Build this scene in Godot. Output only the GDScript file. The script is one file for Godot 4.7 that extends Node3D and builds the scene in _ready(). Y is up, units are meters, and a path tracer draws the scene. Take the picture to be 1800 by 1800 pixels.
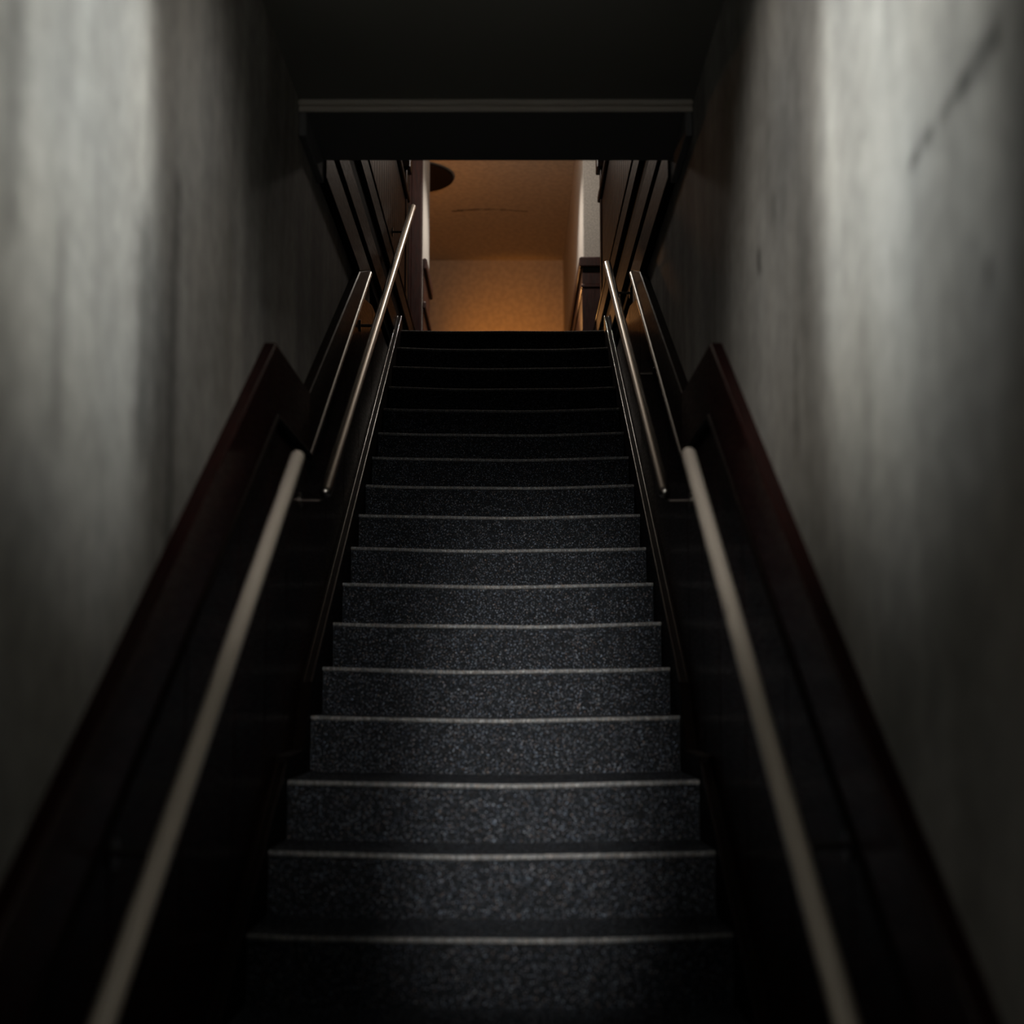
extends Node3D
# A carpeted staircase climbing a dark plastered corridor to a warm hall.
# Points are given as (x, d, h): x to the right, d forward from the camera, h above the camera's eye.

const EYE := 1.671
const STEP_TOP := [2.190, 2.011, 1.832, 1.653, 1.477, 1.297, 1.125, 0.947, 0.774, 0.599, 0.427, 0.255, 0.081, -0.086]
const LOWER_D := [4.28, 3.97, 3.67, 3.39, 3.115, 2.84, 2.565, 2.29]
const FLOOR_UP := 2.19      # upper floor, above the eye
const HALL_CEILING := 4.43
const WALL := 0.68          # inner face of the stair walls
const CAP := 0.645          # inner face of the wainscot's cap board
const PANEL := 0.662        # inner face of the wainscot's panels

var M := {}
var taken := {}


# ---------------------------------------------------------------- helpers
func P(x: float, d: float, h: float) -> Vector3:
	return Vector3(x, h + EYE, -d)


func numbered(called: String) -> String:
	if not taken.has(called):
		taken[called] = 0
		return called
	taken[called] += 1
	return "%s_%03d" % [called, taken[called]]


class Shape:
	var v := PackedVector3Array()
	var n := PackedVector3Array()
	var uv := PackedVector2Array()

	func tri(a: Vector3, b: Vector3, c: Vector3, na: Vector3, nb: Vector3, nc: Vector3, ua := Vector2.ZERO, ub := Vector2.ZERO, uc := Vector2.ZERO) -> void:
		var g := (b - a).cross(c - a)
		if g.length_squared() < 1e-14:
			return
		if g.dot(na + nb + nc) > 0.0:   # front faces run clockwise
			v.append_array([a, c, b])
			n.append_array([na, nc, nb])
			uv.append_array([ua, uc, ub])
		else:
			v.append_array([a, b, c])
			n.append_array([na, nb, nc])
			uv.append_array([ua, ub, uc])

	func flat(a: Vector3, b: Vector3, c: Vector3, away: Vector3) -> void:
		var g := (b - a).cross(c - a).normalized()
		if g.dot(away) < 0.0:
			g = -g
		tri(a, b, c, g, g, g)

	func quad(a: Vector3, b: Vector3, c: Vector3, d: Vector3, away: Vector3) -> void:
		flat(a, b, c, away)
		flat(a, c, d, away)

	func mesh() -> ArrayMesh:
		var arrays := []
		arrays.resize(Mesh.ARRAY_MAX)
		arrays[Mesh.ARRAY_VERTEX] = v
		arrays[Mesh.ARRAY_NORMAL] = n
		arrays[Mesh.ARRAY_TEX_UV] = uv
		var m := ArrayMesh.new()
		m.add_surface_from_arrays(Mesh.PRIMITIVE_TRIANGLES, arrays)
		return m


# A block between two corners, its edges chamfered by c.
func block(s: Shape, lo: Vector3, hi: Vector3, c := 0.003) -> void:
	var a := Vector3(minf(lo.x, hi.x), minf(lo.y, hi.y), minf(lo.z, hi.z))
	var b := Vector3(maxf(lo.x, hi.x), maxf(lo.y, hi.y), maxf(lo.z, hi.z))
	c = minf(c, (b - a)[(b - a).min_axis_index()] * 0.3)
	var mid := (a + b) / 2.0
	var half := (b - a) / 2.0
	# corner points: for each sign triple, three points (one per axis face)
	var pt := func(sx: float, sy: float, sz: float, axis: int) -> Vector3:
		var q := Vector3(sx * (half.x - c), sy * (half.y - c), sz * (half.z - c))
		q[axis] = [sx * half.x, sy * half.y, sz * half.z][axis]
		return mid + q
	for axis in 3:
		for sg in [-1.0, 1.0]:
			var q := []
			for k in [[-1.0, -1.0], [1.0, -1.0], [1.0, 1.0], [-1.0, 1.0]]:
				var t := [0.0, 0.0, 0.0]
				t[axis] = sg
				t[(axis + 1) % 3] = k[0]
				t[(axis + 2) % 3] = k[1]
				q.append(pt.call(t[0], t[1], t[2], axis))
			s.quad(q[0], q[1], q[2], q[3], q[0] + q[2] - 2.0 * mid)
	for axis in 3:   # the edges along that axis
		var i := (axis + 1) % 3
		var j := (axis + 2) % 3
		for k in [[-1.0, -1.0], [1.0, -1.0], [1.0, 1.0], [-1.0, 1.0]]:
			var q := []
			for e in [[-1.0, i], [-1.0, j], [1.0, j], [1.0, i]]:
				var t := [0.0, 0.0, 0.0]
				t[axis] = e[0]
				t[i] = k[0]
				t[j] = k[1]
				q.append(pt.call(t[0], t[1], t[2], e[1]))
			s.quad(q[0], q[1], q[2], q[3], (q[0] + q[2]) / 2.0 - mid)
	for sx in [-1.0, 1.0]:
		for sy in [-1.0, 1.0]:
			for sz in [-1.0, 1.0]:
				s.flat(pt.call(sx, sy, sz, 0), pt.call(sx, sy, sz, 1), pt.call(sx, sy, sz, 2), Vector3(sx, sy, sz))


# A polygon in the (d, h) plane, given depth from x_back to x_front; its front edge is chamfered by c.
func prism(s: Shape, poly: Array, x_back: float, x_front: float, c := 0.004) -> void:
	var n := poly.size()
	var mid := Vector2.ZERO
	for p in poly:
		mid += p / n
	var towards := Vector3(signf(x_front - x_back), 0, 0)
	var inner := []
	for k in n:   # each corner drawn in by c from both its sides
		var p: Vector2 = poly[k]
		var e0: Vector2 = (p - poly[(k + n - 1) % n]).normalized().orthogonal()
		var e1: Vector2 = (poly[(k + 1) % n] - p).normalized().orthogonal()
		if e0.dot(mid - p) < 0.0:
			e0 = -e0
		if e1.dot(mid - p) < 0.0:
			e1 = -e1
		var m := (e0 + e1)
		m = m.normalized() * minf(c / maxf(0.3, m.normalized().dot(e0)), 3.0 * c)
		inner.append(p + m)
	var xs := x_front - towards.x * c
	var pts := PackedVector2Array(inner)
	var idx := Geometry2D.triangulate_polygon(pts)
	for k in range(0, idx.size(), 3):
		s.flat(P(x_front, pts[idx[k]].x, pts[idx[k]].y), P(x_front, pts[idx[k + 1]].x, pts[idx[k + 1]].y), P(x_front, pts[idx[k + 2]].x, pts[idx[k + 2]].y), towards)
	pts = PackedVector2Array(poly)
	idx = Geometry2D.triangulate_polygon(pts)
	for k in range(0, idx.size(), 3):
		s.flat(P(x_back, pts[idx[k]].x, pts[idx[k]].y), P(x_back, pts[idx[k + 1]].x, pts[idx[k + 1]].y), P(x_back, pts[idx[k + 2]].x, pts[idx[k + 2]].y), -towards)
	for k in n:
		var p: Vector2 = poly[k]
		var q: Vector2 = poly[(k + 1) % n]
		var out := (q - p).orthogonal()
		if out.dot((p + q) / 2.0 - mid) < 0.0:
			out = -out
		var away := Vector3(0, out.y, -out.x)
		s.quad(P(x_back, p.x, p.y), P(x_back, q.x, q.y), P(xs, q.x, q.y), P(xs, p.x, p.y), away)
		var p1: Vector2 = inner[k]
		var q1: Vector2 = inner[(k + 1) % n]
		s.quad(P(xs, p.x, p.y), P(xs, q.x, q.y), P(x_front, q1.x, q1.y), P(x_front, p1.x, p1.y), away.normalized() + towards)


# A round bar along a path; ends rounded if dome.
func tube(s: Shape, path: Array, radius: float, sides := 20, dome := true) -> void:
	var pts := []
	var rad := []
	var first: Vector3 = (path[1] - path[0]).normalized()
	var last: Vector3 = (path[-1] - path[-2]).normalized()
	if dome:
		for k in 5:
			var a := PI / 2.0 * (k / 5.0)
			pts.append(path[0] - first * radius * cos(a) * 0.7)
			rad.append(radius * sin(a))
	for p in path:
		pts.append(p)
		rad.append(radius)
	if dome:
		for k in range(4, -1, -1):
			var a := PI / 2.0 * (k / 5.0)
			pts.append(path[-1] + last * radius * cos(a) * 0.7)
			rad.append(radius * sin(a))
	var rings := []
	var side := Vector3.ZERO
	for k in pts.size():
		var t: Vector3 = (pts[mini(k + 1, pts.size() - 1)] - pts[maxi(k - 1, 0)]).normalized()
		if side == Vector3.ZERO:
			side = t.cross(Vector3.UP if absf(t.y) < 0.9 else Vector3.RIGHT).normalized()
		side = (side - t * side.dot(t)).normalized()
		var up := side.cross(t)
		var slope := 0.0
		if dome and k < 5:
			slope = -cos(PI / 2.0 * (k / 5.0))
		elif dome and k >= pts.size() - 5:
			slope = cos(PI / 2.0 * ((pts.size() - 1 - k) / 5.0))
		var ring := []
		for j in sides:
			var a := TAU * j / sides
			var out := side * cos(a) + up * sin(a)
			ring.append([pts[k] + out * rad[k], (out * sqrt(1.0 - slope * slope) + t * slope).normalized()])
		rings.append(ring)
	for k in rings.size() - 1:
		for j in sides:
			var a = rings[k][j]
			var b = rings[k][(j + 1) % sides]
			var c = rings[k + 1][(j + 1) % sides]
			var d = rings[k + 1][j]
			s.tri(a[0], b[0], c[0], a[1], b[1], c[1])
			s.tri(a[0], c[0], d[0], a[1], c[1], d[1])
	for e in [[rings[0], -first], [rings[-1], last]]:
		var mid := Vector3.ZERO
		for q in e[0]:
			mid += q[0] / sides
		for j in sides:
			s.tri(mid, e[0][j][0], e[0][(j + 1) % sides][0], e[1], e[1], e[1])


# A turned shape: profile of (radius, height) about a vertical axis at "at".
func lathe(s: Shape, at: Vector3, profile: Array, sides := 40) -> void:
	for k in profile.size() - 1:
		var p: Vector2 = profile[k]
		var q: Vector2 = profile[k + 1]
		var e := (q - p).normalized()
		for j in sides:
			var a0 := TAU * j / sides
			var a1 := TAU * (j + 1) / sides
			var d0 := Vector3(cos(a0), 0, sin(a0))
			var d1 := Vector3(cos(a1), 0, sin(a1))
			var n0 := d0 * e.y + Vector3.UP * -e.x
			var n1 := d1 * e.y + Vector3.UP * -e.x
			var up := Vector3.UP
			s.tri(at + d0 * p.x + up * p.y, at + d1 * p.x + up * p.y, at + d1 * q.x + up * q.y, n0, n1, n1)
			s.tri(at + d0 * p.x + up * p.y, at + d1 * q.x + up * q.y, at + d0 * q.x + up * q.y, n0, n1, n0)


func build(s: Shape, called: String, material: Material, parent: Node = self) -> MeshInstance3D:
	var o := MeshInstance3D.new()
	var m := s.mesh()
	m.surface_set_material(0, material)
	o.mesh = m
	o.cast_shadow = GeometryInstance3D.SHADOW_CASTING_SETTING_ON
	if parent == self:
		o.name = numbered(called)
	else:
		o.name = called
		if parent is Node3D and parent.has_meta("origin"):
			o.position = -parent.get_meta("origin")
	parent.add_child(o, true)
	return o


func thing(called: String, label: String, category: String, at := Vector3.ZERO, group := "") -> Node3D:
	var o := Node3D.new()
	o.name = numbered(called)
	o.position = at
	o.set_meta("origin", at)      # parts are built in the scene's axes and moved back by this
	add_child(o)
	tag(o, label, category, group)
	return o


func tag(o: Node3D, label: String, category: String, group := "") -> void:
	o.set_meta("label", label)
	o.set_meta("category", category)
	if group != "":
		o.set_meta("group", group)


func struct(s: Shape, called: String, material: Material, label: String) -> MeshInstance3D:
	var o := build(s, called, material)
	o.set_meta("kind", "structure")
	o.set_meta("label", label)
	return o


func box(a: Vector3, b: Vector3, c := 0.003) -> Shape:
	var s := Shape.new()
	block(s, a, b, c)
	return s


func part(a: Vector3, b: Vector3, called: String, material: Material, parent: Node, c := 0.003) -> MeshInstance3D:
	return build(box(a, b, c), called, material, parent)


func board(poly: Array, x_back: float, x_front: float, called: String, material: Material, parent: Node, c := 0.004) -> MeshInstance3D:
	var s := Shape.new()
	prism(s, poly, x_back, x_front, c)
	return build(s, called, material, parent)


# ---------------------------------------------------------------- materials
func noise_texture(seed_: int, frequency: float, lo: Color, hi: Color, octaves := 4, side := 512, cut := [0.25, 0.75]) -> NoiseTexture2D:
	var n := FastNoiseLite.new()
	n.seed = seed_
	n.noise_type = FastNoiseLite.TYPE_SIMPLEX_SMOOTH
	n.frequency = frequency
	n.fractal_octaves = octaves
	var t := NoiseTexture2D.new()
	t.width = side
	t.height = side
	t.seamless = true
	t.noise = n
	var g := Gradient.new()
	g.offsets = PackedFloat32Array(cut)
	g.colors = PackedColorArray([lo, hi])
	t.color_ramp = g
	return t


func matter(color: Color, rough: float, metal := 0.0, spec := 0.5) -> StandardMaterial3D:
	var m := StandardMaterial3D.new()
	m.albedo_color = color
	m.roughness = rough
	m.metallic = metal
	m.metallic_specular = spec
	return m


func wood(seed_: int, dark: Color, light: Color, scale_: Vector3, rough: float, coat := 0.0) -> StandardMaterial3D:
	var m := matter(Color.WHITE, rough)
	m.albedo_texture = noise_texture(seed_, 0.02, dark, light, 5)
	m.uv1_triplanar = true
	m.uv1_world_triplanar = true
	m.uv1_scale = scale_
	m.roughness_texture = noise_texture(seed_ + 7, 0.03, Color(0.75, 0.75, 0.75), Color(1, 1, 1), 4)
	if coat > 0.0:
		m.clearcoat_enabled = true
		m.clearcoat = coat
		m.clearcoat_roughness = 0.22
	return m


# Grimy trowelled plaster: blotches, runs and a few knocks. u runs forward along the wall, v down it.
func plaster_image(seed_: int, knocks: Array) -> Image:
	var w := 1024
	var h := 512
	var broad := FastNoiseLite.new()
	broad.seed = seed_
	broad.frequency = 0.006
	broad.fractal_octaves = 4
	var runs := FastNoiseLite.new()
	runs.seed = seed_ + 1
	runs.frequency = 0.022
	runs.fractal_octaves = 3
	var fine := FastNoiseLite.new()
	fine.seed = seed_ + 2
	fine.frequency = 0.09
	fine.fractal_octaves = 3
	var img := Image.create(w, h, false, Image.FORMAT_RGB8)
	for j in h:
		for i in w:
			var b := broad.get_noise_2d(i, j * 0.8)
			var r := runs.get_noise_2d(i, j * 0.14)
			var f := fine.get_noise_2d(i, j)
			var k := 0.60 + 0.15 * b + 0.11 * r + 0.05 * f
			var warm := 0.5 + 0.5 * broad.get_noise_2d(i + 700, j + 300)
			img.set_pixel(i, j, Color(k * (1.0 + 0.03 * warm), k * (1.0 - 0.005 * warm), k * (0.99 - 0.05 * warm)))
	for q in knocks:   # [d0, h0, d1, h1, radius, strength]
		var a := Vector2((q[0] + 2.2) / 7.3 * w, (2.1 - q[1]) / 3.8 * h)
		var b2 := Vector2((q[2] + 2.2) / 7.3 * w, (2.1 - q[3]) / 3.8 * h)
		var rad: float = q[4] / 7.3 * w
		for j in range(int(minf(a.y, b2.y) - 4 * rad), int(maxf(a.y, b2.y) + 4 * rad) + 1):
			for i in range(int(minf(a.x, b2.x) - 4 * rad), int(maxf(a.x, b2.x) + 4 * rad) + 1):
				if i < 0 or j < 0 or i >= w or j >= h:
					continue
				var p := Vector2(i, j)
				var near := Geometry2D.get_closest_point_to_segment(p, a, b2)
				var away := p.distance_to(near) / (rad * (1.0 + 0.5 * fine.get_noise_2d(i * 2.0, j * 2.0)))
				var c := img.get_pixel(i, j)
				img.set_pixel(i, j, c.darkened(clampf(q[5] * exp(-away * away), 0.0, 0.9)))
	return img


func carpet_image(gain := 1.0, pale := false) -> Image:
	var rng := RandomNumberGenerator.new()
	rng.seed = 4711
	var side := 512
	var img := Image.create(side, side, false, Image.FORMAT_RGB8)
	for j in side:
		for i in side:
			var a := rng.randf()
			var k := 0.10 + 0.13 * a + (0.70 * pow(rng.randf(), 1.8) if a > 0.86 else 0.0)
			var tint := rng.randf()
			var c := Color(k * 0.95, k, k * 1.07)
			if tint > 0.8:
				c = Color(k * 0.86, k * 0.98, k * 1.15)
			elif tint < 0.12:
				c = Color(k * 1.12, k * 0.96, k * 0.86)
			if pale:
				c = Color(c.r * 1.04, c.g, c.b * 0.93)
			img.set_pixel(i, j, Color(c.r * gain, c.g * gain, c.b * gain).clamp())
	return img


func make_materials() -> void:
	var relief := noise_texture(31, 0.02, Color(0, 0, 0), Color(1, 1, 1), 6)
	for side in ["left", "right"]:
		var knocks := []
		if side == "right":
			knocks = [[1.70, 0.842, 1.83, 0.838, 0.022, 0.40], [1.83, 0.838, 1.93, 0.832, 0.014, 0.25], [1.985, 0.830, 2.02, 0.828, 0.013, 0.36], [2.055, 0.826, 2.085, 0.822, 0.012, 0.38], [2.376, 0.985, 2.378, 0.985, 0.010, 0.2], [3.41, 1.098, 3.41, 1.07, 0.020, 0.6], [3.20, 1.16, 3.20, 1.13, 0.02, 0.25], [3.0, 0.75, 3.0, 0.55, 0.03, 0.2], [1.77, 0.55, 1.77, 0.545, 0.014, 0.32]]
		else:
			knocks = [[2.7, 0.9, 2.72, 0.5, 0.05, 0.22], [2.95, 1.1, 2.96, 0.3, 0.04, 0.22], [1.95, 1.0, 1.97, 0.7, 0.05, 0.2], [2.2, 0.75, 2.2, 0.45, 0.04, 0.12]]
		var m := matter(Color.WHITE, 0.85, 0.0, 0.25)
		m.albedo_texture = ImageTexture.create_from_image(plaster_image(11 if side == "left" else 29, knocks))
		M["plaster_" + side] = m
	M.ceiling = matter(Color(0.56, 0.56, 0.54), 0.9, 0.0, 0.2)
	M.soffit = matter(Color(0.50, 0.50, 0.505), 0.9, 0.0, 0.2)
	M.floor = matter(Color(0.12, 0.12, 0.13), 0.9, 0.0, 0.2)
	M.dim_wall = matter(Color(0.45, 0.44, 0.42), 0.9, 0.0, 0.2)
	var cream := matter(Color.WHITE, 0.85, 0.0, 0.2)
	cream.albedo_texture = noise_texture(5, 0.03, Color(0.76, 0.73, 0.68), Color(0.82, 0.79, 0.73), 5)
	cream.uv1_triplanar = true
	cream.uv1_world_triplanar = true
	cream.uv1_scale = Vector3(0.9, 0.9, 0.9)
	cream.heightmap_enabled = false
	M.cream = cream
	var rough_white := cream.duplicate()
	rough_white.albedo_texture = noise_texture(8, 0.05, Color(0.66, 0.64, 0.62), Color(0.76, 0.74, 0.71), 5)
	rough_white.uv1_scale = Vector3(2.6, 2.6, 2.6)
	M.rough_white = rough_white
	M.wood = wood(41, Color(0.125, 0.048, 0.044), Color(0.175, 0.068, 0.06), Vector3(6, 6, 0.5), 0.5, 0.3)
	M.panel = wood(43, Color(0.11, 0.065, 0.055), Color(0.17, 0.095, 0.08), Vector3(6, 6, 0.5), 0.5, 0.25)
	M.plank = wood(47, Color(0.075, 0.047, 0.035), Color(0.14, 0.085, 0.062), Vector3(9, 0.5, 9), 0.6, 0.22)
	M.fascia = wood(53, Color(0.075, 0.045, 0.032), Color(0.12, 0.07, 0.05), Vector3(6, 6, 0.5), 0.65, 0.10)
	for m in [M.plank, M.fascia, M.panel, M.wood]:
		m.metallic_specular = 0.1
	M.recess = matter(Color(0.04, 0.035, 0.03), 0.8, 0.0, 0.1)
	M.red_wood = wood(59, Color(0.15, 0.055, 0.045), Color(0.22, 0.08, 0.06), Vector3(6, 0.6, 6), 0.55, 0.08)
	M.stringer = wood(61, Color(0.06, 0.042, 0.036), Color(0.09, 0.06, 0.05), Vector3(6, 6, 0.5), 0.6)
	M.stringer.metallic_specular = 0.15
	M.bead = wood(67, Color(0.10, 0.07, 0.055), Color(0.16, 0.10, 0.08), Vector3(6, 6, 0.5), 0.22, 0.8)
	var rail := matter(Color(0.90, 0.85, 0.79), 0.40, 0.1, 0.5)
	rail.clearcoat_enabled = true
	rail.clearcoat = 1.0
	rail.clearcoat_roughness = 0.12
	M.rail = rail
	M.rail_steel = matter(Color(0.66, 0.63, 0.60), 0.27, 1.0)
	M.bracket = matter(Color(0.35, 0.32, 0.30), 0.35, 0.8)
	var carpet := matter(Color.WHITE, 1.0, 0.0, 0.1)
	carpet.albedo_texture = ImageTexture.create_from_image(carpet_image())
	carpet.uv1_triplanar = true
	carpet.uv1_world_triplanar = true
	carpet.uv1_scale = Vector3(0.85, 0.85, 0.85)
	M.carpet = carpet
	var lit_nosing := carpet.duplicate()
	lit_nosing.albedo_texture = ImageTexture.create_from_image(carpet_image(2.9, true))  # brighter colour paints in the light caught along the step edges
	lit_nosing.rim_enabled = true
	lit_nosing.rim = 0.4
	M.nosing = lit_nosing
	M.lamp_shade = matter(Color(0.15, 0.125, 0.11), 0.8, 0.0, 0.1)
	M.lamp_metal = matter(Color(0.12, 0.12, 0.12), 0.5, 0.5)
	M.glow_cool = glow(Color(0.88, 0.96, 1.0), 0.6)
	M.glow_dim = glow(Color(1, 1, 0.97), 0.15)
	M.glow_warm = glow(Color(1.0, 0.55, 0.2), 0.8)
	M.glow_white = glow(Color(1.0, 0.93, 0.85), 0.8)


func glow(c: Color, e: float) -> StandardMaterial3D:
	var m := matter(Color(0.8, 0.8, 0.8), 0.6)
	m.emission_enabled = true
	m.emission = c
	m.emission_energy_multiplier = e
	return m


# ---------------------------------------------------------------- camera and light
func camera_and_light() -> void:
	var cam := Camera3D.new()
	cam.name = "camera"
	add_child(cam)
	cam.position = P(0.056, 0, 0)
	cam.rotation = Vector3(atan(315.0 / 2450.0), 0, 0)
	cam.near = 0.05
	cam.far = 60.0
	var lens := CameraAttributesPhysical.new()
	lens.frustum_focal_length = 12.0 * 2450.0 / 900.0
	lens.frustum_focus_distance = 7.2
	lens.exposure_aperture = 1.15
	cam.attributes = lens
	cam.fov = rad_to_deg(2.0 * atan(900.0 / 2450.0))
	cam.current = true
	var we := WorldEnvironment.new()
	we.name = "environment"
	var e := Environment.new()
	e.background_mode = Environment.BG_COLOR
	e.background_color = Color.BLACK
	e.tonemap_mode = Environment.TONE_MAPPER_LINEAR
	e.tonemap_exposure = 1.0
	e.sdfgi_enabled = true
	e.ssao_enabled = true
	e.ssil_enabled = true
	we.environment = e
	add_child(we)


func lamp_light(l: Light3D, called: String, at: Vector3, c: Color, energy: float) -> void:
	l.name = called
	l.position = at
	l.light_color = c
	l.light_energy = energy
	l.shadow_enabled = true
	if l is OmniLight3D:
		l.omni_range = 20.0
		l.omni_attenuation = 2.0
	elif l is SpotLight3D:
		l.spot_range = 20.0
		l.spot_attenuation = 2.0
	elif l is AreaLight3D:
		l.area_range = 20.0
		l.area_attenuation = 2.0
	add_child(l)


# A small spotlight: body, stem to its mount, glowing lens, and the light just in front of it.
func spot_fitting(at: Vector3, aim: Vector3, mount: Vector3, label: String, cone: float, c: Color, energy: float, size := 0.03, doors := []) -> void:
	var o := thing("spotlight", label, "lamp", at)
	var dir := (aim - at).normalized()
	var s := Shape.new()
	tube(s, [at - dir * 0.12, at - dir * 0.002], 0.045, 24, true)
	build(s, "body", M.lamp_metal, o)
	s = Shape.new()
	tube(s, [at - dir * 0.06, mount], 0.008, 10, false)
	build(s, "stem", M.lamp_metal, o)
	s = Shape.new()
	tube(s, [at + dir * 0.030, at + dir * 0.034], 0.036, 24, false)
	build(s, "glowing_lens", M.glow_cool, o)
	for q in doors:   # barn doors added to cut the beam: [offset across it, distance before the lens]
		var across: Vector3 = q[0]
		var away := across.normalized()
		var up := dir.cross(away)
		var e: Vector3 = at + dir * float(q[1]) + across
		s = Shape.new()
		s.quad(e - up * 0.085, e + up * 0.085, e + up * 0.085 + away * 0.10, e - up * 0.085 + away * 0.10, -dir)
		s.quad(e - up * 0.085 + dir * 0.004, e + up * 0.085 + dir * 0.004, e + up * 0.085 + away * 0.10 + dir * 0.004, e - up * 0.085 + away * 0.10 + dir * 0.004, dir)
		s.quad(e - up * 0.085, e + up * 0.085, e + up * 0.085 + dir * 0.004, e - up * 0.085 + dir * 0.004, -away)
		build(s, "added_barn_door", M.lamp_metal, o)
		s = Shape.new()
		tube(s, [e + away * 0.06, at - dir * 0.02 + away * 0.04], 0.004, 8, false)
		build(s, "door_arm", M.lamp_metal, o)
	var l := SpotLight3D.new()
	l.spot_angle = cone
	l.spot_angle_attenuation = 1.0
	l.light_size = size
	lamp_light(l, "spotlight_glow", at + dir * 0.05, c, energy)
	l.look_at(l.position + dir)


func stair_lights() -> void:
	for s in [-1.0, 1.0]:   # two on each wall, thrown across at the other wall
		var word := "left" if s < 0 else "right"
		spot_fitting(P(s * 0.54, 2.36, 1.55), P(-s * WALL, 2.36 if s > 0 else 2.28, 1.06), P(s * WALL, 2.36, 1.62),
				"small black spotlight with added barn door, high on the %s wall, washing the plaster opposite" % word, WASH_CONE, Color(0.985, 1.0, 0.985), WASH * (0.95 if s > 0 else 1.08), 0.012, [[Vector3(0, 0, -0.038 if s > 0 else -0.042), 0.17]])
		spot_fitting(P(s * 0.54, 2.60, 1.66), P(-s * WALL, 3.0, 1.15), P(s * WALL, 2.60, 1.72),
				"added unseen fill spotlight without barn doors, higher on the %s wall" % word, 34.0, Color(1.0, 0.985, 0.955), 0.30 if s > 0 else 0.76, 0.03)  # added lamp, unseen: fills the wall beyond the cut beam
	spot_fitting(P(0.09, -0.6, 1.90), P(0.0, 5.0, 0.20), P(0.09, -0.72, 2.02), "added unseen ceiling fill spotlight without barn doors, aimed up the steps", STAIR_CONE, Color(1.0, 0.985, 0.96), WIDE, 0.03)  # added lamp, unseen: brightens the handrails outside the narrow beam
	spot_fitting(P(-0.09, -0.6, 1.90), P(0.095, 4.5, -0.02), P(-0.09, -0.72, 2.02), "small ceiling spotlight with two added barn doors, aimed up the middle of the steps", 14.5, Color(1.0, 0.985, 0.96), STAIR, 0.014, [[Vector3(0.0045, 0, 0), 0.25], [Vector3(-0.0045, 0, 0), 0.25]])
	# fill light added behind the viewer to lift the dark areas
	var o := thing("added_fill_panel", "added unseen fill panel at the foot of the stair behind the viewer", "lamp", P(0, -2.0, 2.02))
	part(P(-0.5, -2.15, 1.70), P(0.5, -2.195, 1.95), "housing", M.lamp_metal, o)
	part(P(-0.48, -2.140, 1.72), P(0.48, -2.149, 1.93), "glowing_pane", M.glow_dim, o, 0.001)
	var l := AreaLight3D.new()
	l.area_size = Vector2(0.96, 0.21)
	lamp_light(l, "added_fill_glow", P(0, -2.13, 1.825), Color(1.0, 0.99, 0.96), FILL)
	l.rotation = Vector3(0.75, 0, 0)


const WASH := 1.86
const WASH_CONE := 31.0
const STAIR := 46.0
const WIDE := 4.3
const STAIR_CONE := 15.5
const FILL := 1.3


func landing_light() -> void:
	var at := P(0.0, 8.95, 3.84)
	var o := thing("pendant_light", "white glass globe pendant light hanging over the upper landing", "lamp", P(0.0, 8.95, HALL_CEILING))
	var s := Shape.new()
	lathe(s, at, [Vector2(0, -0.11), Vector2(0.05, -0.098), Vector2(0.085, -0.07), Vector2(0.105, -0.03), Vector2(0.11, 0.0), Vector2(0.105, 0.03), Vector2(0.085, 0.07), Vector2(0.05, 0.098), Vector2(0.03, 0.105)])
	build(s, "globe", M.glow_white, o)
	s = Shape.new()
	tube(s, [at + Vector3(0, 0.10, 0), P(0.0, 8.95, HALL_CEILING - 0.02)], 0.006, 10, false)
	build(s, "cord", M.lamp_metal, o)
	s = Shape.new()
	lathe(s, P(0.0, 8.95, HALL_CEILING), [Vector2(0.0, -0.03), Vector2(0.06, -0.025), Vector2(0.07, 0.0)])
	build(s, "base", M.lamp_metal, o)
	var l := OmniLight3D.new()
	l.light_size = 0.10
	lamp_light(l, "pendant_light_glow", at, Color(1.0, 0.95, 0.90), 0.62)
	at = P(0.0, 10.3, HALL_CEILING)
	o = thing("recessed_downlight", "small recessed downlight over the passage into the hall", "lamp", at)
	s = Shape.new()
	lathe(s, at, [Vector2(0.045, -0.004), Vector2(0.07, -0.010), Vector2(0.075, 0.0)])
	build(s, "trim_ring", M.lamp_metal, o)
	s = Shape.new()
	lathe(s, at, [Vector2(0.0, -0.006), Vector2(0.048, -0.005)])
	build(s, "glowing_lens", M.glow_white, o)
	var w := SpotLight3D.new()
	w.spot_angle = 52.0
	w.spot_angle_attenuation = 0.8
	w.light_size = 0.04
	lamp_light(w, "downlight_glow", at + Vector3(0, -0.05, 0), Color(1.0, 0.96, 0.91), 2.9)
	w.rotation = Vector3(-PI / 2.0, 0, 0)


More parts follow.
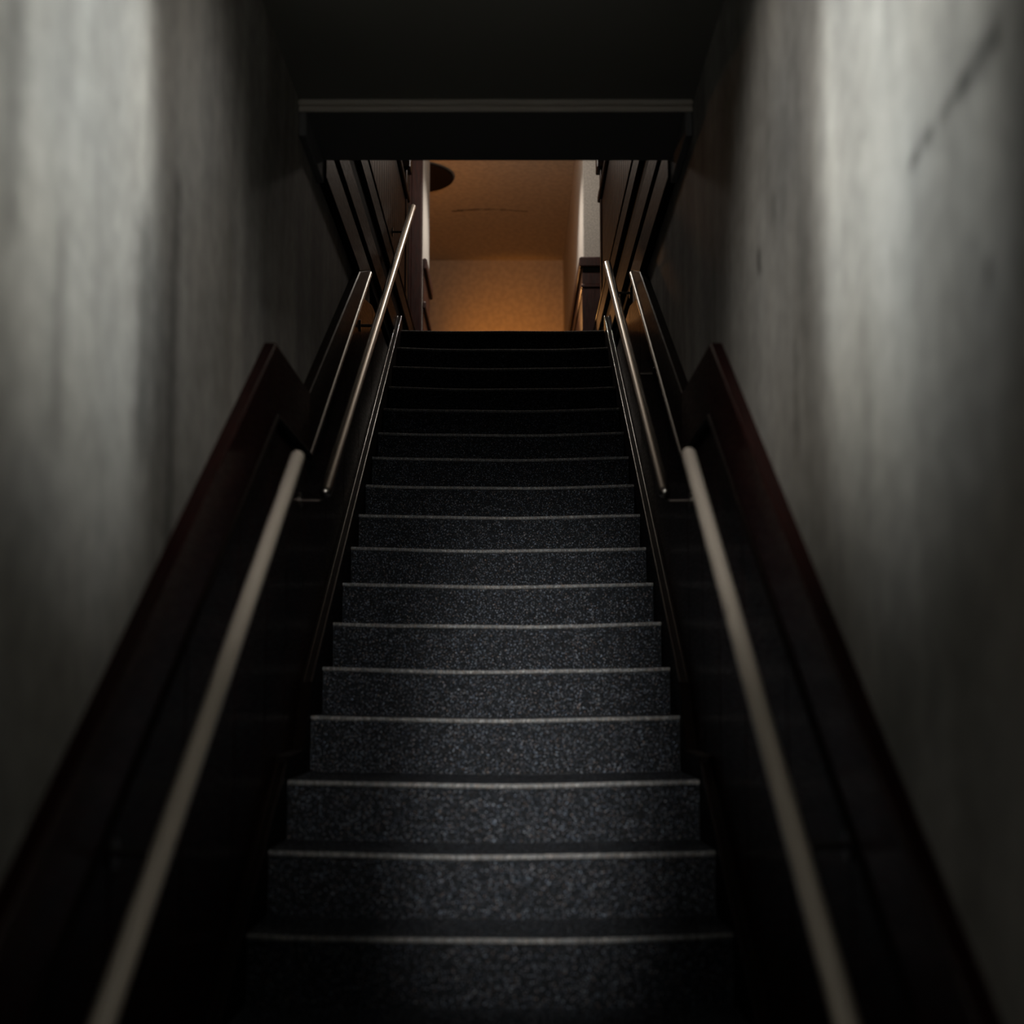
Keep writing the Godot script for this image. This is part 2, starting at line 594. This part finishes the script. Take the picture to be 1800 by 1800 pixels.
func hall_light() -> void:
	var at := P(-1.2, 11.2, FLOOR_UP)
	var o := thing("floor_lamp", "floor lamp with a warm glowing shade in the hall behind the left wall", "lamp", at)
	var s := Shape.new()
	lathe(s, at, [Vector2(0.0, 0.03), Vector2(0.15, 0.02), Vector2(0.16, 0.0)])
	build(s, "base", M.lamp_metal, o)
	s = Shape.new()
	tube(s, [at + Vector3(0, 0.02, 0), at + Vector3(0, 1.0, 0)], 0.012, 12, false)
	build(s, "pole", M.lamp_metal, o)
	s = Shape.new()
	lathe(s, at, [Vector2(0.16, 0.86), Vector2(0.11, 1.16)])
	build(s, "lamp_shade", M.glow_warm, o)
	var u := thing("wall_uplight", "low warm lamp hidden behind the stair head, washing the far hall wall", "lamp", P(-0.2, 12.7, FLOOR_UP))
	s = Shape.new()
	lathe(s, P(-0.2, 12.7, FLOOR_UP), [Vector2(0.0, 0.20), Vector2(0.06, 0.20), Vector2(0.07, 0.0)])
	build(s, "body", M.lamp_metal, u)
	s = Shape.new()
	lathe(s, P(-0.2, 12.7, FLOOR_UP), [Vector2(0.0, 0.212), Vector2(0.05, 0.212), Vector2(0.052, 0.20)])
	build(s, "glowing_lens", M.glow_warm, u)
	var w := SpotLight3D.new()
	w.spot_angle = 29.0
	w.spot_angle_attenuation = 1.0
	w.light_size = 0.05
	lamp_light(w, "uplight_glint_glow", P(-0.2, 12.7, FLOOR_UP + 0.26), Color(1.0, 0.60, 0.20), 1.6)
	w.look_at(P(0.0, 14.0, FLOOR_UP + 1.17))
	var v := SpotLight3D.new()
	v.spot_angle = 7.0
	v.spot_angle_attenuation = 0.8
	v.light_size = 0.05
	lamp_light(v, "uplight_glint_glow", P(0.13, 12.60, FLOOR_UP + 1.0), Color(1.0, 0.70, 0.42), 3.0)
	v.look_at(P(0.66, 7.4, 2.55))  # added unseen spot, kept narrow to put warm glints on the right boards
	s = Shape.new()
	tube(s, [P(0.13, 12.64, FLOOR_UP + 1.0), P(0.13, 12.75, FLOOR_UP + 1.0)], 0.05, 20, true)
	tube(s, [P(0.13, 12.72, FLOOR_UP + 1.0), P(0.13, 12.72, FLOOR_UP)], 0.01, 10, false)
	build(s, "glint_head", M.lamp_metal, u)
	var l := OmniLight3D.new()
	l.light_size = 0.10
	lamp_light(l, "floor_lamp_glow", at + Vector3(0, 1.02, 0), Color(1.0, 0.66, 0.36), 0.28)


# ---------------------------------------------------------------- the shell
func wall_sheet(side: float, material: Material, called: String, label: String) -> void:
	var s := Shape.new()
	block(s, P(side * (WALL + 0.002), -2.2, -EYE - 0.1), P(side * (WALL + 0.14), 9.96, FLOOR_UP - 0.21), 0.0)
	var x := side * WALL   # the plastered face, mapped so that the stains lie where they are
	var n := Vector3(-side, 0, 0)
	var q := [[-2.2, 2.1], [5.1, 2.1], [5.1, -1.7], [-2.2, -1.7]]
	var uvs := [Vector2(0, 0), Vector2(1, 0), Vector2(1, 1), Vector2(0, 1)]
	var p := []
	for k in q:
		p.append(P(x, k[0], k[1]))
	s.tri(p[0], p[1], p[2], n, n, n, uvs[0], uvs[1], uvs[2])
	s.tri(p[0], p[2], p[3], n, n, n, uvs[0], uvs[2], uvs[3])
	var r := [[5.1, 2.1], [7.0, 2.1], [7.0, 0.3], [5.1, 0.3]]
	p = []
	for k in r:
		p.append(P(x, k[0], k[1]))
	s.tri(p[0], p[1], p[2], n, n, n, Vector2(1, 0), Vector2(0.74, 0), Vector2(0.74, 0.47))
	s.tri(p[0], p[2], p[3], n, n, n, Vector2(1, 0), Vector2(0.74, 0.47), Vector2(1, 0.47))
	struct(s, called, material, label)


func shell() -> void:
	wall_sheet(-1.0, M.plaster_left, "wall_left", "grimy grey plaster wall on the left of the staircase")
	wall_sheet(1.0, M.plaster_right, "wall_right", "grimy grey plaster wall with dents on the right of the staircase")
	struct(box(P(-0.82, -2.2, -EYE - 0.1), P(0.82, 2.31, -EYE), 0.0), "floor", M.floor, "dark floor at the foot of the staircase")
	struct(box(P(-0.82, -2.35, -EYE - 0.1), P(0.82, -2.2, 2.14), 0.0), "wall_back", M.dim_wall, "wall behind the foot of the staircase")
	struct(box(P(-0.82, -2.35, 2.02), P(0.82, 4.6, 2.16), 0.0), "ceiling", M.ceiling, "dark flat ceiling over the lower stair")
	struct(box(P(-1.75, 4.6, 1.99), P(1.75, 5.06, FLOOR_UP), 0.004), "ceiling_001", M.soffit, "darker lowered ceiling band above the middle of the stair")
	# the moulding where the ceiling steps down, and the trims along its corners
	var s := Shape.new()
	block(s, P(-WALL, 4.568, 2.000), P(WALL, 4.60, 2.02), 0.006)
	block(s, P(-WALL, 4.585, 1.982), P(WALL, 4.60, 2.001), 0.004)
	struct(s, "trim_1", matter(Color(0.85, 0.82, 0.78), 0.6), "narrow moulding across the ceiling where it steps down")
	for k in [-1.0, 1.0]:
		struct(box(P(k * 0.654, 4.60, 1.90), P(k * WALL, 5.06, 1.99), 0.004), "trim_%d" % (2 if k < 0 else 3), M.soffit, "dark corner trim under the lowered ceiling on the %s" % ("left" if k < 0 else "right"))
	# upper floor
	struct(box(P(-3.2, 8.345, FLOOR_UP - 0.2), P(1.75, 14.2, FLOOR_UP - 0.004), 0.0), "floor_001", M.floor, "upper floor at the top of the staircase")
	for k in [-1.0, 1.0]:
		struct(box(P(k * 0.70, 5.06, FLOOR_UP - 0.2), P(k * 1.75, 8.345, FLOOR_UP - 0.004), 0.0), "floor_00%d" % (2 if k < 0 else 3), M.floor, "floor strip beside the stairwell on the %s" % ("left" if k < 0 else "right"))
		struct(box(P(k * 1.6, 4.6, FLOOR_UP - 0.004), P(k * 1.75, 10.0, HALL_CEILING), 0.0), "wall_%s_001" % ("left" if k < 0 else "right"), M.dim_wall, "upper side wall %s of the stairwell" % ("left" if k < 0 else "right"))
	struct(box(P(-1.75, 4.45, FLOOR_UP - 0.02), P(1.75, 4.6, HALL_CEILING), 0.0), "wall_front", M.dim_wall, "upper wall above the lower ceiling")
	# the hall
	struct(box(P(0.585, 10.0, FLOOR_UP - 0.004), P(1.75, 14.2, HALL_CEILING), 0.006), "wall_right_002", M.rough_white, "cream wall on the right of the hall passage with a grey face towards the stair")
	s = Shape.new()
	block(s, P(-1.75, 9.97, FLOOR_UP - 0.004), P(-0.605, 10.78, HALL_CEILING), 0.006)
	struct(s, "wall_left_002", M.rough_white, "short pale wall on the left of the hall passage")
	struct(box(P(-3.35, 9.97, FLOOR_UP - 0.2), P(-3.2, 14.2, HALL_CEILING), 0.0), "wall_left_003", M.cream, "far left wall of the hall")
	struct(box(P(-3.2, 9.85, FLOOR_UP - 0.2), P(-1.75, 9.97, HALL_CEILING), 0.0), "wall_front_001", M.cream, "hall wall facing the far end")
	struct(box(P(-3.35, 14.0, FLOOR_UP - 0.004), P(0.60, 14.2, HALL_CEILING), 0.0), "wall_back_001", M.cream, "orange-lit far wall of the hall")
	var c := struct(box(P(-3.35, 4.45, HALL_CEILING), P(1.75, 14.2, HALL_CEILING + 0.12), 0.0), "ceiling_002", M.cream, "orange-lit ceiling of the upper hall")
	s = Shape.new()
	var last := P(-0.50, 12.50, HALL_CEILING - 0.001)
	for k in range(1, 15):   # a hairline ridge in the plaster
		var q := P(-0.50 + 0.05 * k, 12.50 - 0.05 * sin(k * 0.24) + 0.006 * sin(k * 2.3), HALL_CEILING - 0.001)
		block(s, last + Vector3(-0.003, -0.003, -0.006), q + Vector3(0.003, 0.001, 0.006), 0.0)
		last = q
	build(s, "plaster_crack", matter(Color(0.42, 0.38, 0.33), 0.9), c)


# ---------------------------------------------------------------- the staircase
const OVER := 0.009      # how far a nosing stands proud of its riser


func step_shape(d: float, h: float, rise: float, back: float, sag: float, rng: RandomNumberGenerator) -> Array:
	var w := 0.622
	var segs := 28
	var body := Shape.new()
	var nose := Shape.new()
	var r := 0.007
	var phase := rng.randf() * 6.0
	var dip := func(x: float) -> float:
		var k := 1.0 - (x / w) * (x / w)
		return -sag * (k - 0.45) + 0.0012 * sin(x * 9.0 + phase)
	# profile of (d, h, normal d, normal h), from the foot of the riser up; the nosing apart
	var riser := [[d + OVER, h - rise, -1.0, 0.0], [d + OVER, h - 2 * r, -1.0, 0.0]]
	var roll := []
	for k in 9:
		var a := PI * k / 8.0
		roll.append([d + r - r * sin(a), h - r - r * cos(a), -sin(a), -cos(a)])
	var under := [[d + OVER, h - 2 * r, 0.0, -1.0], [d + r, h - 2 * r, 0.0, -1.0]]
	var top := [[d + r, h, 0.0, 1.0], [back, h, 0.0, 1.0]]
	for i in segs:
		var x0 := -w + 2.0 * w * i / segs
		var x1 := -w + 2.0 * w * (i + 1) / segs
		for e in [[body, riser], [nose, under], [nose, roll], [body, top]]:
			var s: Shape = e[0]
			var prof: Array = e[1]
			for k in prof.size() - 1:
				var q := []
				for c in [[x0, prof[k]], [x1, prof[k]], [x1, prof[k + 1]], [x0, prof[k + 1]]]:
					var f := 0.0 if (e[1] == riser and c[1] == prof[0]) else 1.0
					q.append([P(c[0], c[1][0], c[1][1] + dip.call(c[0]) * f), Vector3(0, c[1][3], -c[1][2])])
				s.tri(q[0][0], q[1][0], q[2][0], q[0][1], q[1][1], q[2][1])
				s.tri(q[0][0], q[2][0], q[3][0], q[0][1], q[2][1], q[3][1])
	# the ends and the underside close the block
	for e in [-1.0, 1.0]:
		var x: float = e * w
		var away := Vector3(e, 0, 0)
		body.quad(P(x, d + OVER, h - rise), P(x, d + OVER, h), P(x, back, h), P(x, back, h - rise), away)
	body.quad(P(-w, d + OVER, h - rise), P(w, d + OVER, h - rise), P(w, back, h - rise), P(-w, back, h - rise), Vector3.DOWN)
	body.quad(P(-w, back, h - rise), P(w, back, h - rise), P(w, back, h), P(-w, back, h), Vector3.FORWARD)
	return [body, nose]


func staircase() -> void:
	var o := thing("staircase", "steep staircase in dark charcoal carpet climbing between the two plaster walls", "staircase", P(0, 2.29, -EYE))
	var rng := RandomNumberGenerator.new()
	rng.seed = 77
	var steps := []
	for k in 14:
		steps.append([8.321 - 0.275 * k, STEP_TOP[k]])
	for k in 8:
		steps.append([LOWER_D[k], -0.271 - 0.175 * k])
	for k in steps.size():
		var below: float = steps[k + 1][1] if k + 1 < steps.size() else -EYE
		var back: float = steps[k - 1][0] + OVER if k > 0 else 8.345
		var shape := step_shape(steps[k][0], steps[k][1], steps[k][1] - below, back, 0.012 if k > 0 else 0.003, rng)
		var st := build(shape[0], "step", M.carpet, o)
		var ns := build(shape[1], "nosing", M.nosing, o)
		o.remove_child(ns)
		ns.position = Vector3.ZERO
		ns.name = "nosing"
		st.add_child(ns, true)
	# stringer boards with a bead on each top edge
	for side in [-1.0, 1.0]:
		for run in [[[8.40, 2.300], [4.78, 0.030]], [[4.30, -0.205], [2.22, -1.46]]]:
			var a := Vector2(run[0][0], run[0][1])
			var b := Vector2(run[1][0], run[1][1])
			var drop := 0.46
			var st := board([a, b, b - Vector2(0, drop if b.y - drop > -EYE else b.y + EYE), a - Vector2(0, drop)], side * PANEL, side * 0.624, "stringer", M.stringer, o, 0.003)
			for x in [0.629, 0.653]:
				var s := Shape.new()
				tube(s, [P(side * x, a.x, a.y + 0.002), P(side * x, b.x, b.y + 0.002)], 0.0035, 10, true)
				var bead := build(s, "bead", M.bead, o)
				o.remove_child(bead)
				bead.position = Vector3.ZERO
				bead.name = "bead"
				st.add_child(bead, true)
		# level board beside the middle landing
		board([Vector2(4.78, 0.03), Vector2(4.62, -0.19), Vector2(4.28, -0.195), Vector2(4.28, -0.45), Vector2(4.78, -0.45)], side * PANEL, side * 0.624, "stringer", M.stringer, o, 0.003)


# ---------------------------------------------------------------- wainscot
func wainscot(side: float) -> void:
	var word := "left" if side < 0 else "right"
	var o := thing("wainscot", "dark red-brown wooden wainscot with a broad cap board, rising along the %s plaster wall" % word, "wainscot", P(side * 0.67, 2.0, -EYE))
	var xb := side * WALL
	var xf := side * CAP
	# cap boards, lower flight, landing and upper flight; then the level board that closes the wedge of plaster
	board([Vector2(-2.2, -0.62), Vector2(1.53, -0.62), Vector2(1.56, -0.82), Vector2(-2.2, -0.82)], xb, xf, "cap_rail", M.wood, o)
	board([Vector2(1.53, -0.62), Vector2(4.05, 1.028), Vector2(4.09, 0.82), Vector2(1.56, -0.82)], xb, xf, "cap_rail", M.wood, o)
	board([Vector2(4.05, 1.028), Vector2(4.746, 1.028), Vector2(4.78, 0.82), Vector2(4.09, 0.82)], xb, xf, "cap_rail", M.wood, o)
	board([Vector2(4.746, 1.028), Vector2(6.25, 1.925), Vector2(6.72, 2.075), Vector2(4.78, 0.82)], xb, xf, "cap_rail", M.fascia, o)
	board([Vector2(5.06, 1.925), Vector2(6.25, 1.925), Vector2(6.72, 2.075), Vector2(5.06, 2.075)], xb, xf, "cap_rail", M.fascia, o)
	# a ledge moulding under the cap
	for q in [[[-2.2, -0.835], [1.56, -0.835]], [[1.56, -0.835], [4.09, 0.81]], [[4.09, 0.81], [4.78, 0.81]], [[4.78, 0.81], [6.70, 2.052]]]:
		var s := Shape.new()
		tube(s, [P(side * 0.650, q[0][0], q[0][1]), P(side * 0.650, q[1][0], q[1][1])], 0.014, 14, false)
		build(s, "ledge_moulding", M.bead if q[0][0] > 4.7 else M.stringer, o)
	# panels, each board between two joints
	var top := func(d: float) -> float:
		if d < 1.56:
			return -0.84
		if d < 4.09:
			return lerpf(-0.84, 0.80, (d - 1.56) / 2.53)
		if d < 4.78:
			return 0.80
		return minf(0.80 + (d - 4.78) * 0.647, 1.97)
	var foot := func(d: float) -> float:
		if d < 2.3:
			return -EYE
		if d < 4.3:
			return -1.6 + (d - 2.3) * 0.62
		if d < 4.78:
			return -0.30
		return minf(-0.20 + (d - 4.78) * 0.627, 2.10)
	var cuts := [-2.2, -1.5, -0.8, -0.1, 0.6, 1.3, 1.56, 2.0, 2.55, 3.1, 3.65, 4.09, 4.43, 4.78, 5.33, 5.88, 6.43, 6.98, 7.53, 8.08, 8.345]
	for k in cuts.size() - 1:
		var a: float = cuts[k] + 0.002
		var b: float = cuts[k + 1] - 0.002
		board([Vector2(a, top.call(a)), Vector2(b, top.call(b)), Vector2(b, maxf(foot.call(b), -EYE)), Vector2(a, maxf(foot.call(a), -EYE))], xb, side * PANEL, "panel", M.panel, o, 0.004)


# ---------------------------------------------------------------- stairwell fascia and parapet above it
func parapet(side: float) -> void:
	var word := "left" if side < 0 else "right"
	var o := thing("parapet", "glossy boarded wooden parapet around the stairwell on the %s, above the wedge of plaster" % word, "parapet", P(side * 0.69, 7.1, FLOOR_UP))
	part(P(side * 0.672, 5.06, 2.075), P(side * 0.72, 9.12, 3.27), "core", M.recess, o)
	part(P(side * 0.650, 5.07, 2.150), P(side * 0.675, 8.60, 2.290), "fascia_board", M.fascia, o, 0.006)
	part(P(side * 0.650, 5.07, 2.455), P(side * 0.675, 9.86, 2.590), "base_rail", M.fascia, o, 0.006)
	var s := Shape.new()
	tube(s, [P(side * 0.652, 5.07, 2.592), P(side * 0.652, 9.86, 2.592)], 0.009, 12, false)
	build(s, "bead", M.fascia, o)
	var w := 0.135
	var d := 5.07
	while d + w < 9.05:
		var q := Shape.new()
		block(q, P(side * 0.659, d + 0.0015, 2.598), P(side * 0.673, d + w - 0.0015, 3.27), 0.005)
		build(q, "plank", M.plank, o)
		d += w
	part(P(side * 0.635, 5.06, 3.27), P(side * 0.75, 9.0, 3.32), "cap_rail", M.fascia, o, 0.008)
	# newel post at the far end with a collar and a cap
	var n := part(P(side * 0.652, 9.04, 2.598), P(side * 0.76, 9.14, 3.52), "newel_post", M.plank, o, 0.004)
	for q in [[0.638, 9.02, 3.30, 0.775, 9.155, 3.345], [0.628, 9.01, 3.50, 0.785, 9.165, 3.66]]:
		var c := box(P(side * q[0], q[1], q[2]), P(side * q[3], q[4], q[5]), 0.006)
		var cm := build(c, "collar" if q[2] < 3.4 else "post_cap", M.plank, o)
		o.remove_child(cm)
		cm.position = Vector3.ZERO
		cm.name = "collar" if q[2] < 3.4 else "post_cap"
		n.add_child(cm, true)
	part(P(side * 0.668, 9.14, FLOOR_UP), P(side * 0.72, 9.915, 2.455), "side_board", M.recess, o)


# ---------------------------------------------------------------- handrails
func handrail(label: String, side: float, x: float, path: Array, brackets: Array) -> void:
	var o := thing("handrail", label, "handrail", P(side * x, path[0][0], path[0][1]))
	var s := Shape.new()
	var pts := []
	for p in path:
		pts.append(P(side * x, p[0], p[1]))
	tube(s, pts, 0.0205, 28, true)
	build(s, "rail", M.rail_steel if path[0][0] > 4.0 else M.rail, o)
	for d in brackets:
		var h := 0.0
		for k in path.size() - 1:
			var a = path[k]
			var b = path[k + 1]
			if (d - a[0]) * (d - b[0]) <= 0.0:
				h = lerpf(a[1], b[1], (d - a[0]) / (b[0] - a[0]))
		s = Shape.new()
		tube(s, [P(side * x, d, h - 0.018), P(side * x, d, h - 0.06), P(side * (x + 0.03), d, h - 0.085), P(side * (PANEL - 0.004), d, h - 0.085)], 0.007, 10, false)
		var b := build(s, "bracket", M.bracket, o)
		s = Shape.new()
		tube(s, [P(side * (PANEL - 0.008), d, h - 0.085), P(side * (PANEL + 0.001), d, h - 0.085)], 0.028, 20, false)
		var p := build(s, "wall_plate", M.bracket, o)
		o.remove_child(p)
		p.position = Vector3.ZERO
		p.name = "wall_plate"
		b.add_child(p, true)


# ---------------------------------------------------------------- the hall's joinery
func hall_joinery() -> void:
	var top := FLOOR_UP + 0.99
	# right: wraps the corner of the passage
	var o := thing("dado", "dark red wooden dado wrapping the corner of the pale wall right of the passage", "dado", P(0.6, 10.0, FLOOR_UP))
	part(P(0.553, 9.955, top - 0.075), P(1.55, 10.0, top), "cap_rail", M.red_wood, o, 0.008)
	part(P(0.575, 9.972, top - 0.120), P(1.55, 10.0, top - 0.075), "painted_shadow_board", M.recess, o, 0.002)  # near-black board painted in as the shadow gap under the cap
	part(P(0.573, 9.968, top - 0.205), P(1.55, 10.0, top - 0.120), "frieze_board", M.red_wood, o)
	part(P(0.566, 9.958, top - 0.235), P(1.55, 10.0, top - 0.205), "bead", M.red_wood, o, 0.008)
	part(P(0.573, 9.972, FLOOR_UP), P(1.55, 10.0, top - 0.235), "panel", M.red_wood, o)
	part(P(0.553, 10.0, top - 0.075), P(0.585, 13.98, top), "cap_rail", M.red_wood, o, 0.008)
	part(P(0.575, 10.0, top - 0.205), P(0.585, 13.98, top - 0.075), "frieze_board", M.red_wood, o)
	part(P(0.566, 10.0, top - 0.235), P(0.585, 13.98, top - 0.205), "bead", M.red_wood, o, 0.006)
	part(P(0.577, 10.0, FLOOR_UP), P(0.585, 13.98, top - 0.235), "panel", M.red_wood, o)
	o = thing("dado", "short dark red dado under the narrow pale wall left of the passage", "dado", P(-0.58, 10.2, FLOOR_UP))
	part(P(-0.574, 9.99, top - 0.085), P(-0.605, 10.81, top), "cap_rail", M.red_wood, o, 0.008)
	part(P(-0.598, 10.0, top - 0.33), P(-0.605, 10.785, top - 0.075), "frieze_board", M.red_wood, o)
	part(P(-0.578, 9.99, top - 0.385), P(-0.605, 10.80, top - 0.33), "bead", M.red_wood, o, 0.008)
	part(P(-0.598, 10.0, FLOOR_UP), P(-0.605, 10.785, top - 0.375), "panel", M.red_wood, o)
	# the dark casing on the left
	o = thing("door_casing", "tall dark reddish-brown door casing at the top of the stair on the left", "door frame", P(-0.65, 9.95, FLOOR_UP))
	part(P(-0.690, 9.935, FLOOR_UP), P(-0.610, 9.97, HALL_CEILING), "casing_board", M.red_wood, o, 0.006)
	part(P(-0.708, 9.92, FLOOR_UP), P(-0.688, 9.97, HALL_CEILING), "edge_bead", M.red_wood, o, 0.008)
	part(P(-0.614, 9.95, FLOOR_UP), P(-0.606, 9.972, HALL_CEILING), "jamb_lining", M.red_wood, o, 0.004)
	# the dark saucer on the ceiling
	var at := P(-0.81, 11.6, HALL_CEILING)
	o = thing("ceiling_lamp", "round dark saucer-shaped ceiling lamp on the orange-lit hall ceiling", "lamp", at)
	var s := Shape.new()
	lathe(s, at, [Vector2(0, -0.030), Vector2(0.35, -0.030), Vector2(0.36, -0.024), Vector2(0.36, -0.014), Vector2(0.345, -0.010), Vector2(0.0, -0.010)], 64)
	build(s, "shade", M.lamp_shade, o)
	s = Shape.new()
	lathe(s, at, [Vector2(0.30, -0.011), Vector2(0.30, 0.0)], 32)
	build(s, "mount", M.lamp_metal, o)


func _ready() -> void:
	make_materials()
	camera_and_light()
	shell()
	staircase()
	wainscot(-1.0)
	wainscot(1.0)
	parapet(-1.0)
	parapet(1.0)
	handrail("upper handrail on the left wall, its far end gleaming high against the dark door casing", -1.0, 0.558, [[4.54, 0.649], [8.31, 2.968]], [4.66, 6.4, 8.05])
	handrail("upper handrail on the right wall, ending below the boarded parapet", 1.0, 0.558, [[4.54, 0.649], [7.12, 2.232]], [4.66, 5.8, 6.9])
	handrail("blurred lower handrail on the left wall, nearest the camera", -1.0, 0.545, [[1.45, -0.80], [1.70, -0.76], [3.85, 0.649]], [1.95, 2.55])
	handrail("blurred lower handrail on the right wall, nearest the camera", 1.0, 0.545, [[1.45, -0.80], [1.70, -0.76], [3.80, 0.649]], [1.95, 2.55])
	hall_joinery()
	stair_lights()
	landing_light()
	hall_light()
